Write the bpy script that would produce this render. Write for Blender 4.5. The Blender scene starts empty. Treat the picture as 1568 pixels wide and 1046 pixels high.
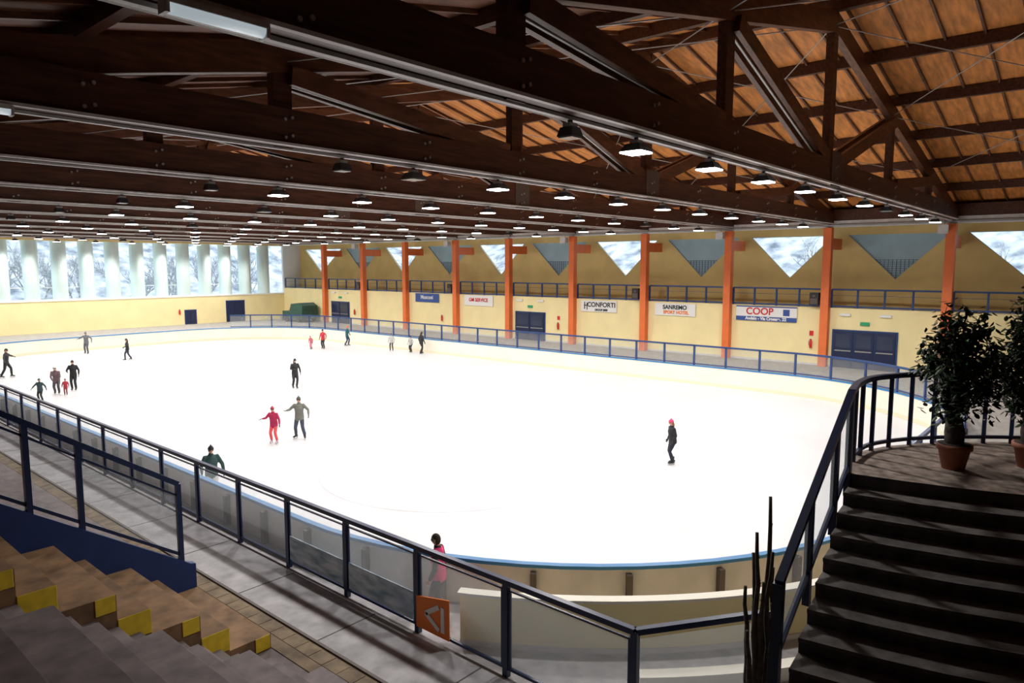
import bpy, bmesh, math, random
from mathutils import Vector, Matrix
import numpy as np
random.seed(7)
V = Vector
SC = bpy.context.scene
COL = SC.collection

# ------------------------------------------------------------------ materials
def mat(name, col, rough=0.6, var=0.0, scale=3.0, stretch=(1,1,1), bump=0.0, metal=0.0, emit=None, spec=0.5, col2=None, detail=4):
    m = bpy.data.materials.new(name); m.use_nodes = True
    nt = m.node_tree; b = nt.nodes['Principled BSDF']
    b.inputs['Roughness'].default_value = rough
    b.inputs['Metallic'].default_value = metal
    b.inputs['Specular IOR Level'].default_value = spec
    c = (*col, 1)
    b.inputs['Base Color'].default_value = c
    if var > 0 or bump > 0 or col2:
        tc = nt.nodes.new('ShaderNodeTexCoord'); mp = nt.nodes.new('ShaderNodeMapping')
        mp.inputs['Scale'].default_value = stretch
        nz = nt.nodes.new('ShaderNodeTexNoise'); nz.inputs['Scale'].default_value = scale
        nz.inputs['Detail'].default_value = detail
        nt.links.new(tc.outputs['Object'], mp.inputs[0]); nt.links.new(mp.outputs[0], nz.inputs['Vector'])
        cr = nt.nodes.new('ShaderNodeValToRGB')
        cr.color_ramp.elements[0].position = 0.3; cr.color_ramp.elements[1].position = 0.7
        lo = tuple(x*(1-var) for x in col); hi = tuple(min(1, x*(1+var)) for x in col)
        if col2: hi = col2
        cr.color_ramp.elements[0].color = (*lo, 1); cr.color_ramp.elements[1].color = (*hi, 1)
        nt.links.new(nz.outputs['Fac'], cr.inputs[0]); nt.links.new(cr.outputs[0], b.inputs['Base Color'])
        if bump > 0:
            bp = nt.nodes.new('ShaderNodeBump'); bp.inputs['Strength'].default_value = bump
            bp.inputs['Distance'].default_value = 0.02
            nt.links.new(nz.outputs['Fac'], bp.inputs['Height']); nt.links.new(bp.outputs[0], b.inputs['Normal'])
    if emit:
        b.inputs['Emission Color'].default_value = (*emit[0], 1)
        b.inputs['Emission Strength'].default_value = emit[1]
    return m

def glassmat(name, tint=(0.95, 0.97, 0.98), a=0.12, rough=0.1, body=(0.7, 0.75, 0.78)):
    m = bpy.data.materials.new(name); m.use_nodes = True
    nt = m.node_tree; nt.nodes.clear()
    o = nt.nodes.new('ShaderNodeOutputMaterial'); mix = nt.nodes.new('ShaderNodeMixShader')
    t = nt.nodes.new('ShaderNodeBsdfTransparent'); t.inputs[0].default_value = (*tint, 1)
    g = nt.nodes.new('ShaderNodeBsdfTranslucent'); g.inputs['Color'].default_value = (*body, 1)
    g2 = nt.nodes.new('ShaderNodeBsdfDiffuse'); g2.inputs['Color'].default_value = (*body, 1)
    mx = nt.nodes.new('ShaderNodeMixShader'); mx.inputs[0].default_value = 0.5
    nt.links.new(g.outputs[0], mx.inputs[1]); nt.links.new(g2.outputs[0], mx.inputs[2])
    mix.inputs[0].default_value = a
    nt.links.new(t.outputs[0], mix.inputs[1]); nt.links.new(mx.outputs[0], mix.inputs[2]); nt.links.new(mix.outputs[0], o.inputs[0])
    return m

M = {}
M['beam'] = mat('dark_stained_timber', (0.076, 0.026, 0.013), 0.45, 0.5, 2.0, (0.6, 6, 6), 0.2)
M['beam2'] = mat('mid_stained_timber', (0.13, 0.048, 0.022), 0.45, 0.45, 2.0, (1, 5, 5), 0.2)
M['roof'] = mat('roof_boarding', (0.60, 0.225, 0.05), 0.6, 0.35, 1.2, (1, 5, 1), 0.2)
M['roof_shade'] = mat('shaded_roof_boarding', (0.14, 0.047, 0.018), 0.6, 0.35, 1.2, (1, 5, 1), 0.2)  # same boarding, shade over the stands painted into its colour
M['metal'] = mat('galvanised_steel', (0.45, 0.45, 0.44), 0.4, 0.1, 8, metal=0.6)
M['tray'] = mat('cable_tray_grey', (0.62, 0.61, 0.59), 0.5, 0.1, 5)
M['black'] = mat('black_plastic', (0.02, 0.02, 0.022), 0.4)
M['lampon'] = mat('lamp_glow', (1, 1, 1), 0.4, emit=((1, 0.98, 0.95), 14))
M['lampon'].cycles.emission_sampling = 'NONE'
M['lampoff'] = mat('lamp_glass_off', (0.25, 0.25, 0.26), 0.2)
M['tube'] = mat('fluorescent_diffuser', (0.85, 0.9, 0.92), 0.3, emit=((0.75, 0.88, 0.95), 0.4))
M['tube'].cycles.emission_sampling = 'NONE'
M['yellow'] = mat('yellow_plaster', (0.87, 0.745, 0.40), 0.75, 0.05, 0.8)
M['yellow2'] = mat('yellow_plaster_upper', (0.80, 0.62, 0.25), 0.75, 0.08, 0.8)
M['orange'] = mat('orange_painted_column', (0.76, 0.17, 0.04), 0.5, 0.08, 2)
M['blue'] = mat('blue_painted_steel', (0.015, 0.05, 0.17), 0.35, 0.1, 4)
M['navy'] = mat('navy_painted_steel', (0.008, 0.022, 0.080), 0.35, 0.1, 4)
M['parapet'] = mat('blue_painted_parapet', (0.010, 0.035, 0.15), 0.45, 0.1, 4)
M['cap'] = mat('blue_board_cap', (0.02, 0.19, 0.45), 0.4)
M['bluepanel'] = mat('steel_blue_panel', (0.40, 0.58, 0.66), 0.5, 0.08, 1)
M['doorblue'] = mat('door_blue', (0.010, 0.018, 0.065), 0.4, 0.1, 3)
M['doorglass'] = mat('door_dark_glass', (0.02, 0.03, 0.07), 0.15)
M['ice'] = mat('ice_surface', (0.560, 0.552, 0.568), 0.38, 0.0, 0.16, (1, 1, 1), 0.0, spec=0.4, col2=(0.655, 0.66, 0.675), detail=10)
M['iceline'] = mat('faint_ice_line', (0.52, 0.52, 0.55), 0.3)
M['board'] = mat('cream_rink_board', (0.80, 0.76, 0.64), 0.5, 0.05, 1.0)
M['kick'] = mat('cream_kickplate', (0.76, 0.69, 0.50), 0.5)
M['boardout'] = mat('grey_board_panel', (0.66, 0.59, 0.54), 0.6, 0.1, 1.5)
M['stanch'] = mat('board_stanchion', (0.10, 0.07, 0.055), 0.6)
M['conc'] = mat('concrete_walk', (0.43, 0.41, 0.42), 0.85, 0.25, 2.5, bump=0.3)
M['joint'] = mat('slab_joint', (0.12, 0.11, 0.11), 0.9)
M['farfloor'] = mat('concrete_far_floor', (0.35, 0.33, 0.30), 0.85, 0.15, 2.0)
M['step'] = mat('brown_stand_concrete', (0.22, 0.125, 0.06), 0.8, 0.4, 3.0, bump=0.3)
M['drain'] = mat('brown_grating', (0.21, 0.15, 0.09), 0.8, 0.4, 3.0, bump=0.3)
M['stepg'] = mat('grey_stand_concrete', (0.19, 0.155, 0.155), 0.8, 0.3, 3.0, bump=0.3)
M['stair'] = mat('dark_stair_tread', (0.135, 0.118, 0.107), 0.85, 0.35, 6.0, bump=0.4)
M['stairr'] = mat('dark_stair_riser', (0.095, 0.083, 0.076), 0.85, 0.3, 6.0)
M['plat'] = mat('platform_paving', (0.25, 0.19, 0.155), 0.8, 0.5, 7.0, bump=0.3)
M['ypaint'] = mat('yellow_step_paint', (0.80, 0.57, 0.03), 0.6, 0.15, 6)
M['white'] = mat('white_paint', (0.8, 0.82, 0.82), 0.5)
M['fin'] = mat('pale_fin_concrete', (0.60, 0.73, 0.71), 0.7, 0.05, 1.0)
M['frost'] = mat('frosted_bark', (0.20, 0.23, 0.28), 0.9, 0, 6, col2=(0.8, 0.84, 0.9))
M['forest'] = mat('snowy_forest_hillside', (0.13, 0.17, 0.22), 0.9, 0, 0.55, (1, 1, 1.5), 0, col2=(0.85, 0.90, 0.97), detail=12)
M['glass'] = glassmat('fence_glass', a=0.28)
M['glassb'] = glassmat('balustrade_glass', (0.9, 0.94, 0.96), 0.22)
M['winglass'] = glassmat('window_glass', (0.98, 0.99, 1), 0.03)
M['terra'] = mat('terracotta', (0.32, 0.10, 0.05), 0.7, 0.2, 8)
M['soil'] = mat('soil', (0.03, 0.02, 0.012), 0.9, 0.3, 20)
M['bark'] = mat('plant_bark', (0.06, 0.042, 0.03), 0.85, 0.4, 15, bump=0.4)
M['leaf'] = mat('ficus_leaf', (0.020, 0.045, 0.014), 0.45, 0.5, 6)
M['banner_w'] = mat('banner_white', (0.8, 0.8, 0.78), 0.5)
M['banner_b'] = mat('banner_blue', (0.03, 0.08, 0.30), 0.5)
M['red'] = mat('red_paint', (0.6, 0.02, 0.02), 0.4)
M['orangesign'] = mat('orange_sign', (0.90, 0.22, 0.02), 0.5)
M['green'] = mat('exit_green', (0.02, 0.35, 0.15), 0.5)
M['snowbanner'] = mat('mountain_print', (0.16, 0.30, 0.42), 0.5, 0, 2.0, (1, 1, 4), 0, col2=(0.75, 0.87, 0.95), detail=8)
M['tarp'] = mat('green_machine_paint', (0.03, 0.09, 0.07), 0.5, 0.2, 3)
M['skin'] = mat('skin', (0.62, 0.36, 0.25), 0.5)
M['eye'] = mat('eye_dark', (0.02, 0.015, 0.01), 0.3)
M['lip'] = mat('lip', (0.45, 0.16, 0.13), 0.5)
M['steel'] = mat('skate_blade_steel', (0.6, 0.6, 0.62), 0.25, metal=0.9)

# ------------------------------------------------------------------ mesh builder
class MB:
    def __init__(s): s.v = []; s.f = []; s.m = []; s.mats = []; s.smooth = []
    def mi(s, m):
        if m not in s.mats: s.mats.append(m)
        return s.mats.index(m)
    def add(s, vs, fs, m, smooth=False):
        o = len(s.v); s.v += [tuple(v) for v in vs]
        k = s.mi(m)
        for f in fs: s.f.append(tuple(i+o for i in f)); s.m.append(k); s.smooth.append(smooth)
    def box(s, x0, x1, y0, y1, z0, z1, m):
        vs = [(x0,y0,z0),(x1,y0,z0),(x1,y1,z0),(x0,y1,z0),(x0,y0,z1),(x1,y0,z1),(x1,y1,z1),(x0,y1,z1)]
        s.add(vs, [(0,3,2,1),(4,5,6,7),(0,1,5,4),(1,2,6,5),(2,3,7,6),(3,0,4,7)], m)
    def beam(s, p0, p1, w, h, m, up=(0,0,1)):
        p0 = V(p0); p1 = V(p1); d = (p1-p0).normalized(); up = V(up)
        if abs(d.dot(up)) > 0.99: up = V((1,0,0))
        a = d.cross(up).normalized(); b = a.cross(d).normalized()
        vs = []
        for p in (p0, p1):
            for sx, sy in ((-1,-1),(1,-1),(1,1),(-1,1)):
                vs.append(p + a*sx*w/2 + b*sy*h/2)
        s.add(vs, [(0,1,2,3),(7,6,5,4),(0,4,5,1),(1,5,6,2),(2,6,7,3),(3,7,4,0)], m)
    def tube(s, pts, rad, m, seg=8, ref=None, smooth=True, cap=True):
        pts = [V(p) for p in pts]; n = len(pts); vs = []
        prev = None
        for i, p in enumerate(pts):
            t = (pts[min(i+1, n-1)] - pts[max(i-1, 0)]).normalized()
            if ref is not None: r = V(ref)
            elif prev is not None: r = prev
            else: r = V((1,0,0)) if abs(t.x) < 0.8 else V((0,1,0))
            a = (r - t*r.dot(t))
            if a.length < 1e-5: a = V((0,1,0)) - t*t.y
            a.normalize(); b = t.cross(a); prev = a
            ra = rad[i]
            rx, ry = ra if isinstance(ra, tuple) else (ra, ra)
            for k in range(seg):
                an = 2*math.pi*k/seg
                vs.append(p + a*rx*math.cos(an) + b*ry*math.sin(an))
        fs = []
        for i in range(n-1):
            for k in range(seg):
                k2 = (k+1) % seg
                fs.append((i*seg+k, i*seg+k2, (i+1)*seg+k2, (i+1)*seg+k))
        if cap:
            fs.append(tuple(reversed(range(seg)))); fs.append(tuple((n-1)*seg+k for k in range(seg)))
        s.add(vs, fs, m, smooth)
    def prism(s, poly, z0, z1, m, mside=None):
        n = len(poly)
        vs = [(x,y,z0) for x,y in poly] + [(x,y,z1) for x,y in poly]
        s.add(vs, [tuple(range(n, 2*n)), tuple(reversed(range(n)))], m)
        s.add(vs, [(i, (i+1) % n, n+(i+1) % n, n+i) for i in range(n)], mside or m)
    def polyX(s, poly, x0, x1, m):
        n = len(poly)
        vs = [(x0,y,z) for y,z in poly] + [(x1,y,z) for y,z in poly]
        s.add(vs, [tuple(range(n)), tuple(reversed(range(n,2*n)))] + [(i, n+i, n+(i+1) % n, (i+1) % n) for i in range(n)], m)
    def polyY(s, poly, y0, y1, m):
        n = len(poly)
        vs = [(x,y0,z) for x,z in poly] + [(x,y1,z) for x,z in poly]
        s.add(vs, [tuple(range(n)), tuple(reversed(range(n,2*n)))] + [(i, n+i, n+(i+1) % n, (i+1) % n) for i in range(n)], m)
    def sphere(s, c, r, m, seg=12, rings=8, fn=None):
        c = V(c); rx, ry, rz = r if isinstance(r, tuple) else (r, r, r)
        vs = [V((0,0,1))]
        for i in range(1, rings):
            ph = math.pi*i/rings
            for k in range(seg):
                an = 2*math.pi*k/seg
                vs.append(V((math.sin(ph)*math.cos(an), math.sin(ph)*math.sin(an), math.cos(ph))))
        vs.append(V((0,0,-1)))
        if fn: vs = [fn(v) for v in vs]
        vs = [V((v.x*rx, v.y*ry, v.z*rz)) + c for v in vs]
        fs = [(0, 1+k, 1+(k+1) % seg) for k in range(seg)]
        for i in range(rings-2):
            for k in range(seg):
                a = 1+i*seg+k; b = 1+i*seg+(k+1) % seg
                fs.append((a, a+seg, b+seg, b))
        L = len(vs)-1; o = 1+(rings-2)*seg
        fs += [(o+(k+1) % seg, o+k, L) for k in range(seg)]
        s.add(vs, fs, m, True)
    def mesh(s, name):
        me = bpy.data.meshes.new(name)
        me.from_pydata(s.v, [], s.f)
        for m in s.mats: me.materials.append(m)
        me.polygons.foreach_set('material_index', s.m)
        me.polygons.foreach_set('use_smooth', s.smooth)
        me.update(); return me
    def fix(s, me):
        bm = bmesh.new(); bm.from_mesh(me); bmesh.ops.recalc_face_normals(bm, faces=bm.faces); bm.to_mesh(me); bm.free()
    def obj(s, name, bevel=0, fix=True, parent=None):
        me = s.mesh(name)
        if fix: s.fix(me)
        o = bpy.data.objects.new(name, me); COL.objects.link(o)
        if bevel:
            b = o.modifiers.new('bevel', 'BEVEL'); b.width = bevel; b.segments = 2; b.limit_method = 'ANGLE'
        if parent: o.parent = parent
        return o

# ------------------------------------------------------------------ dimensions
D = 44.6; YB = 73.4; XL = -8.0; YN = -7.0
RX0, RX1, RY0, RY1, RR = 9.0, 39.0, 4.0, 66.0, 10.0
Y0C = 0.3
CY = [7.1, 13.4, 19.55, 25.8, 32.1, 38.65, 44.9, 51.7, 58.2, 64.9]
ZF = 1.05; ZN = 0.2

def rr(off, a_seg=20):
    r = RR + off
    pts = [(20.0, RY0-off)]
    pts += [(24.5, RY0-off)]
    def arc(cx, cy, a0, a1):
        return [(cx + r*math.cos(math.radians(a0+(a1-a0)*i/a_seg)), cy + r*math.sin(math.radians(a0+(a1-a0)*i/a_seg))) for i in range(a_seg+1)]
    pts += arc(RX1-RR, RY0+RR, -90, 0)
    pts += arc(RX1-RR, RY1-RR, 0, 90)
    pts += arc(RX0+RR, RY1-RR, 90, 180)
    isplit = len(pts); pts.append((RX0-off, 50.0))
    pts += arc(RX0+RR, RY0+RR, 180, 270)
    return pts, isplit

# ------------------------------------------------------------------ floors / ice
pin, isp = rr(0.0); pout, _ = rr(0.12)
b = MB(); b.box(XL, 47.5, YN, YB+1, -0.35, -0.2, M['conc']); b.obj('floor_slab')
b = MB(); b.prism(pin, -0.2, 0.0, M['ice']); b.obj('ice_rink')
b = MB()
b.prism(pout[:isp+1] + [(XL, 50.0), (XL, YB), (D, YB), (D, YN), (20.0, YN)], -0.2, ZF, M['farfloor'])
b.obj('floor_far')
b = MB()
b.prism(pout[isp:] + [(20.0, RY0-0.12), (20.0, YN), (XL, YN), (XL, 50.0)], -0.2, ZN, M['conc'])
for i in range(16):
    y = 5.0+2.9*i
    b.box(6.97, 8.35, y, y+0.03, ZN, ZN+0.004, M['joint'])
b.obj('floor')

b = MB()
def ring(b, cx, cy, r, w, z, m, n=64):
    vs = []
    for i in range(n):
        a = 2*math.pi*i/n
        vs += [(cx+r*math.cos(a), cy+r*math.sin(a), z), (cx+(r+w)*math.cos(a), cy+(r+w)*math.sin(a), z)]
    b.add(vs, [(2*i, 2*i+1, (2*i+3) % (2*n), (2*i+2) % (2*n)) for i in range(n)], m)
ring(b, 17, 17.5, 4.5, 0.05, 0.004, M['iceline'])
ring(b, 24, 35, 4.5, 0.05, 0.004, M['iceline'])
b.add([(9.2,34.9,.004),(38.8,34.9,.004),(38.8,34.97,.004),(9.2,34.97,.004)], [(0,1,2,3)], M['iceline'])
b.obj('ice_markings', fix=False)

def ringwall(b, la, lb, z0, z1, m_in, m_out, m_top, closed=True):
    n = len(la)
    for i in range(n if closed else n-1):
        j = (i+1) % n
        a0, a1, b0, b1 = la[i], la[j], lb[i], lb[j]
        if (V(a0)-V(a1)).length < 1e-4: continue
        vs = [(*a0,z0),(*a1,z0),(*a1,z1),(*a0,z1),(*b0,z0),(*b1,z0),(*b1,z1),(*b0,z1)]
        b.add(vs, [(0,1,2,3)], m_in); b.add(vs, [(5,4,7,6)], m_out); b.add(vs, [(3,2,6,7),(0,4,5,1)], m_top)
        if not closed and i == 0: b.add(vs, [(0,3,7,4)], m_top)
        if not closed and i == n-2: b.add(vs, [(1,5,6,2)], m_top)
b = MB()
ringwall(b, rr(0.0)[0], rr(0.10)[0], 0.0, 1.1, M['board'], M['boardout'], M['cap'])
ringwall(b, rr(-0.02)[0], rr(0.13)[0], 1.1, 1.17, M['cap'], M['cap'], M['cap'])
ringwall(b, rr(-0.012)[0], rr(0.0)[0], 0.0, 0.2, M['kick'], M['board'], M['board'])
def along(pts, s0, s1, step):
    out = []; acc = 0; nxt = s0
    for i in range(len(pts)-1):
        a, c = V(pts[i]), V(pts[i+1]); L = (c-a).length
        if L < 1e-6: continue
        while nxt <= acc+L and nxt <= s1:
            p = a+(c-a)*((nxt-acc)/L); t = (c-a)/L
            out.append((p, t)); nxt += step
        acc += L
    return out
near = rr(0.10)[0][isp:]
for p, t in along(near, 0, 1e9, 1.9):
    nrm = V((t.y, -t.x))
    c = p + nrm*0.07
    b.beam((c.x, c.y, 0.2), (c.x, c.y, 1.02), 0.14, 0.12, M['stanch'], up=(t.x, t.y, 0))
b.obj('rink_boards', fix=False)

# ------------------------------------------------------------------ railings
def fence(b, path, z0, z1, spacing, m, g, post=0.07, rail=0.07, lower=0.12, glass=True):
    for p, t in along(path, 0, 1e9, spacing):
        b.beam((p.x,p.y,z0), (p.x,p.y,z1), post, post, m, up=(t.x,t.y,0))
    for i in range(len(path)-1):
        a, c = path[i], path[i+1]
        if (V(a)-V(c)).length < 1e-4: continue
        b.beam((*a, z1), (*c, z1), rail, rail, m)
        b.beam((*a, z0+lower), (*c, z0+lower), rail*0.6, rail*0.6, m)
        if glass:
            vs = [(*a, z0+lower), (*c, z0+lower), (*c, z1-0.06), (*a, z1-0.06)]
            b.add(vs, [(0,1,2,3)], g)
r0 = rr(0.06)[0]
farpath = [(20.0, RY0-0.06), (24.5, RY0-0.06)] + r0[2:2+21] + r0[23:23+15]
b = MB(); fence(b, farpath, 1.17, 2.35, 2.0, M['blue'], M['glassb'], 0.10, 0.10, 0.08)
b.obj('rink_railing', fix=False)

FX = 8.45
b = MB()
ys = [4.95] + [5.2 + 2.22*k for k in range(1, 21)]
for y in ys:
    b.beam((FX,y,ZN), (FX,y,1.87), 0.09, 0.11, M['navy'], up=(0,1,0))
b.beam((FX,ys[0],1.87), (FX,ys[-1],1.87), 0.10, 0.09, M['navy'])
b.beam((FX,ys[0],0.36), (FX,ys[-1],0.36), 0.05, 0.05, M['navy'])
for i in range(len(ys)-1):
    y0, y1 = ys[i]+0.09, ys[i+1]-0.09
    b.add([(FX,y0,0.40),(FX,y1,0.40),(FX,y1,1.72),(FX,y0,1.72)], [(0,1,2,3)], M['glass'])
    for yy in (y0, y1): b.box(FX-0.02, FX+0.02, yy-0.015, yy+0.015, 0.36, 1.75, M['navy'])
    b.box(FX-0.02, FX+0.02, y0, y1, 1.72, 1.75, M['navy'])
    if i in (2, 3):
        b.box(FX-0.035, FX-0.02, y0+0.02, y1-0.02, 0.42, 0.98, M['snowbanner'])
e = (10.25, 3.7); s0 = (FX, 4.95)
b.beam((e[0],e[1],ZN), (e[0],e[1],1.87), 0.11, 0.11, M['navy'])
b.beam((*s0,1.87), (*e,1.87), 0.10, 0.09, M['navy'])
b.beam((*s0,0.36), (*e,0.36), 0.05, 0.05, M['navy'])
b.add([(*s0,0.4),(*e,0.4),(*e,1.75),(*s0,1.75)], [(0,1,2,3)], M['glass'])
b.obj('tribune_fence', fix=False)

b = MB()
b.polyX([(8.75,0.35),(9.62,0.35),(9.62,0.95),(8.75,1.12)], FX-0.06, FX-0.035, M['orangesign'])
for z0_ in (0.48, 0.92):
    b.beam((FX-0.065, 9.0, z0_), (FX-0.065, 9.35, 0.70), 0.02, 0.09, M['white'], up=(0,0,1))
b.box(FX-0.075, FX-0.06, 8.86, 8.94, 0.46, 0.94, M['white'])
b.obj('orange_advert_sign', fix=False)

def arcpts(cx, cy, r, a0, a1, n=40):
    return [(cx+r*math.cos(math.radians(a0+(a1-a0)*i/n)), cy+r*math.sin(math.radians(a0+(a1-a0)*i/n))) for i in range(n+1)]
b = MB()
cx, cy = RX0+RR, RY0+RR
ringwall(b, arcpts(cx,cy,11.45,207,262), arcpts(cx,cy,11.6,207,262), ZN, 1.15, M['yellow'], M['yellow'], M['yellow'], False)
ringwall(b, arcpts(cx,cy,11.42,206.8,262), arcpts(cx,cy,11.64,206.8,262), 1.15, 1.2, M['board'], M['board'], M['board'], False)
ringwall(b, arcpts(cx,cy,11.6,207,262), arcpts(cx,cy,11.62,207,262), ZN, 0.3, M['boardout'], M['boardout'], M['boardout'], False)
b.obj('yellow_curved_parapet', fix=False)
b = MB()
ringwall(b, arcpts(cx,cy,12.5,222,258), arcpts(cx,cy,12.75,222,258), ZN, 0.45, M['board'], M['board'], M['board'], False)
b.obj('cream_curb', fix=False)

# ------------------------------------------------------------------ bleachers
b = MB()
def rows(y0, y1, n, m, paint=False):
    for k in range(n):
        zf = 0.5+0.83*k; xo = 1.25*k
        b.box(5.53-xo, 6.3-xo, y0, y1, ZN, zf, m)
        b.box(max(XL+.01, 5.05-xo) if k < n-1 else XL+0.01, 5.53-xo, y0, y1, ZN, zf+0.42, m)
        if paint:
            b.box(5.05-xo, 5.53-xo, y0-0.012, y0, zf+0.03, zf+0.42, M['ypaint'])
            b.box(6.0-xo, 6.28-xo, y0-0.012, y0, zf-0.26, zf, M['ypaint'])
rows(11.2, 14.05, 7, M['step'], True)
rows(3.2, 9.6, 7, M['stepg'])
rows(14.25, 50, 7, M['stepg'])
for k in range(24):
    x1 = 6.3-0.3125*k; z = max(ZN+0.02, ZN+0.2075*(k+1)-0.42)
    b.box(x1-0.3125 if k < 23 else XL+0.01, x1, 9.6, 11.2, ZN, z, M['stepg'])
b.obj('tribune_bleachers', bevel=0.012)
b = MB()
b.box(6.31, 6.9, 3.2, 50, ZN, ZN+0.03, M['drain'])
for i in range(110):
    b.box(6.56, 6.86, 3.3+i*0.42, 3.70+i*0.42, ZN+0.03, ZN+0.038, M['drain'])
b.box(6.9, 6.96, 3.2, 50, ZN, ZN+0.06, M['stanch'])
b.obj('drain_channel')

b = MB()
zt = lambda x: 1.03 + (6.2-x)*0.667
b.polyY([(6.305, ZN), (6.305, 1.0), (6.2, 1.03), (-1.5, zt(-1.5)), (-1.5, ZN)], 14.06, 14.22, M['parapet'])
for x in (6.05, 4.3, 3.5, 1.7, -0.2):
    b.beam((x, 14.14, zt(x)-0.1), (x, 14.14, zt(x)+1.6), 0.09 if x != 3.5 else 0.14, 0.09, M['navy'])
for dz, w in ((1.6, 0.10), (0.12, 0.06), (1.35, 0.04)):
    b.beam((6.05, 14.14, zt(6.05)+dz), (-0.2, 14.14, zt(-0.2)+dz), w, w, M['navy'])
b.add([(6.0,14.14,zt(6)+.15),(-0.2,14.14,zt(-.2)+.15),(-0.2,14.14,zt(-.2)+1.33),(6.0,14.14,zt(6)+1.33)], [(0,1,2,3)], M['glass'])
b.obj('aisle_railing', fix=False)

# ------------------------------------------------------------------ curved stair with platform
b = MB()
dn = V((0.33, -0.944))
NS = 12
Ls = [V((10.05-0.365*i, 2.62-0.035*i)) for i in range(NS+1)]
def crv(p, n=8):
    out = []
    for k in range(n+1):
        s = 5.4*k/n; q = p+dn*s
        bul = -0.22*math.sin(math.pi*min(1, s/3.6)) if s < 3.6 else 0
        out.append((q.x+bul*0.944, q.y+bul*0.33))
    return out
for i in range(NS):
    a, c = Ls[i], Ls[i+1]
    z = 4.3-0.17*(i+1)
    A, C = crv(a), crv(c)
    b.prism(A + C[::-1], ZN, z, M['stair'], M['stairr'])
    A3 = [(x+0.03, y) for x, y in C]; A2 = [(x-0.02, y) for x, y in C]
    b.prism(A3 + A2[::-1], z-0.04, z+0.005, M['stair'])
plat = crv(Ls[0]) + [(12.2, -4.5), (14.6, -4.5), (14.3, -1.0), (13.9, 0.6), (13.35, 1.45), (12.6, 2.2), (12.0, 2.6), (11.4, 2.83), (10.7, 2.8)]
b.prism(plat, 4.12, 4.3, M['plat'], M['stairr'])
b.prism([(x, y) for x, y in crv(Ls[0])] + [(12.0, -4.3), (12.3, -1.0), (12, 1.2), (11.2, 2.3)], ZN, 4.12, M['stairr'])
lz = 4.3-0.17*NS
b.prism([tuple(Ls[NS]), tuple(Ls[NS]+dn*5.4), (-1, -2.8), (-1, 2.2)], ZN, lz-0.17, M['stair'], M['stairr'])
b.obj('curved_staircase')

b = MB()
edge = [(10.7, 2.75), (11.4, 2.78), (12.0, 2.55), (12.6, 2.15), (13.3, 1.4), (13.85, 0.55), (14.25, -1.0), (14.5, -4.4)]
def smooth_path(p, it=2):
    for _ in range(it):
        q = [p[0]]
        for i in range(len(p)-1):
            a, c = V(p[i]), V(p[i+1]); q += [tuple(a*0.75+c*0.25), tuple(a*0.25+c*0.75)]
        q.append(p[-1]); p = q
    return p
sp = smooth_path(edge)
for i in range(len(sp)-1):
    b.beam((*sp[i], 5.42), (*sp[i+1], 5.42), 0.09, 0.07, M['navy'])
    b.beam((*sp[i], 4.40), (*sp[i+1], 4.40), 0.05, 0.05, M['navy'])
for p, t in along(sp, 0.0, 1e9, 0.42):
    b.beam((p.x, p.y, 4.3), (p.x, p.y, 5.42), 0.055, 0.055, M['navy'])
tops = []
for i in range(9):
    p = Ls[i]; hgt = 1.12-0.030*i
    tops.append((p.x, p.y+0.02+0.015*i, 4.3-0.17*i+hgt))
b.beam((10.7, 2.75, 5.42), tops[0], 0.09, 0.07, M['navy'])
for i in range(8):
    b.beam(tops[i], tops[i+1], 0.09, 0.07, M['navy'])
    lo0 = (tops[i][0], tops[i][1], 4.3-0.17*i+0.10); lo1 = (tops[i+1][0], tops[i+1][1], 4.3-0.17*(i+1)+0.10)
    b.beam(lo0, lo1, 0.06, 0.06, M['navy'])
    b.add([lo0, lo1, (tops[i+1][0],tops[i+1][1],tops[i+1][2]-.05), (tops[i][0],tops[i][1],tops[i][2]-.05)], [(0,1,2,3)], M['glass'])
for i in (0, 2, 5, 8):
    x, y, z = tops[i]; b.beam((x, y, 4.3-0.17*i-0.3), (x, y, z), 0.08, 0.08, M['navy'])
b.beam((tops[8][0], tops[8][1]+0.04, ZN), tops[8], 0.10, 0.10, M['navy'])
b.obj('stair_railing', fix=False)

# ------------------------------------------------------------------ walls
b = MB()
b.box(D, D+0.3, YN, YB, -0.2, 4.6, M['yellow'])
b.box(D+0.3, 47.6, YN, YB, 4.4, 4.6, M['conc'])
UX = 46.9
bays = [(-5.6, Y0C), (Y0C, CY[0])] + [(CY[i], CY[i+1]) for i in range(9)] + [(CY[9], YB)]
b.box(UX, UX+0.25, YN, -5.6, 4.6, 9.0, M['yellow2'])
for k, (ya, yb) in enumerate(bays):
    mid = (ya+yb)/2
    ta, tb = ya+0.42, yb-0.42
    if k == 11: mid = ya+4.3; tb = ya+7.6
    b.polyX([(ya,4.6),(mid,4.6),(mid,6.3),(ta,9.0),(ya,9.0)], UX, UX+0.25, M['yellow2'])
    b.polyX([(mid,4.6),(yb,4.6),(yb,9.0),(tb,9.0),(mid,6.3)], UX, UX+0.25, M['yellow2'])
b.box(UX, UX+0.25, YN, YB, 9.0, 10.6, M['yellow2'])
b.box(D-0.02, D+0.02, YN, YB, ZF, ZF+0.12, M['tray'])
b.obj('wall_right')

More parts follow.
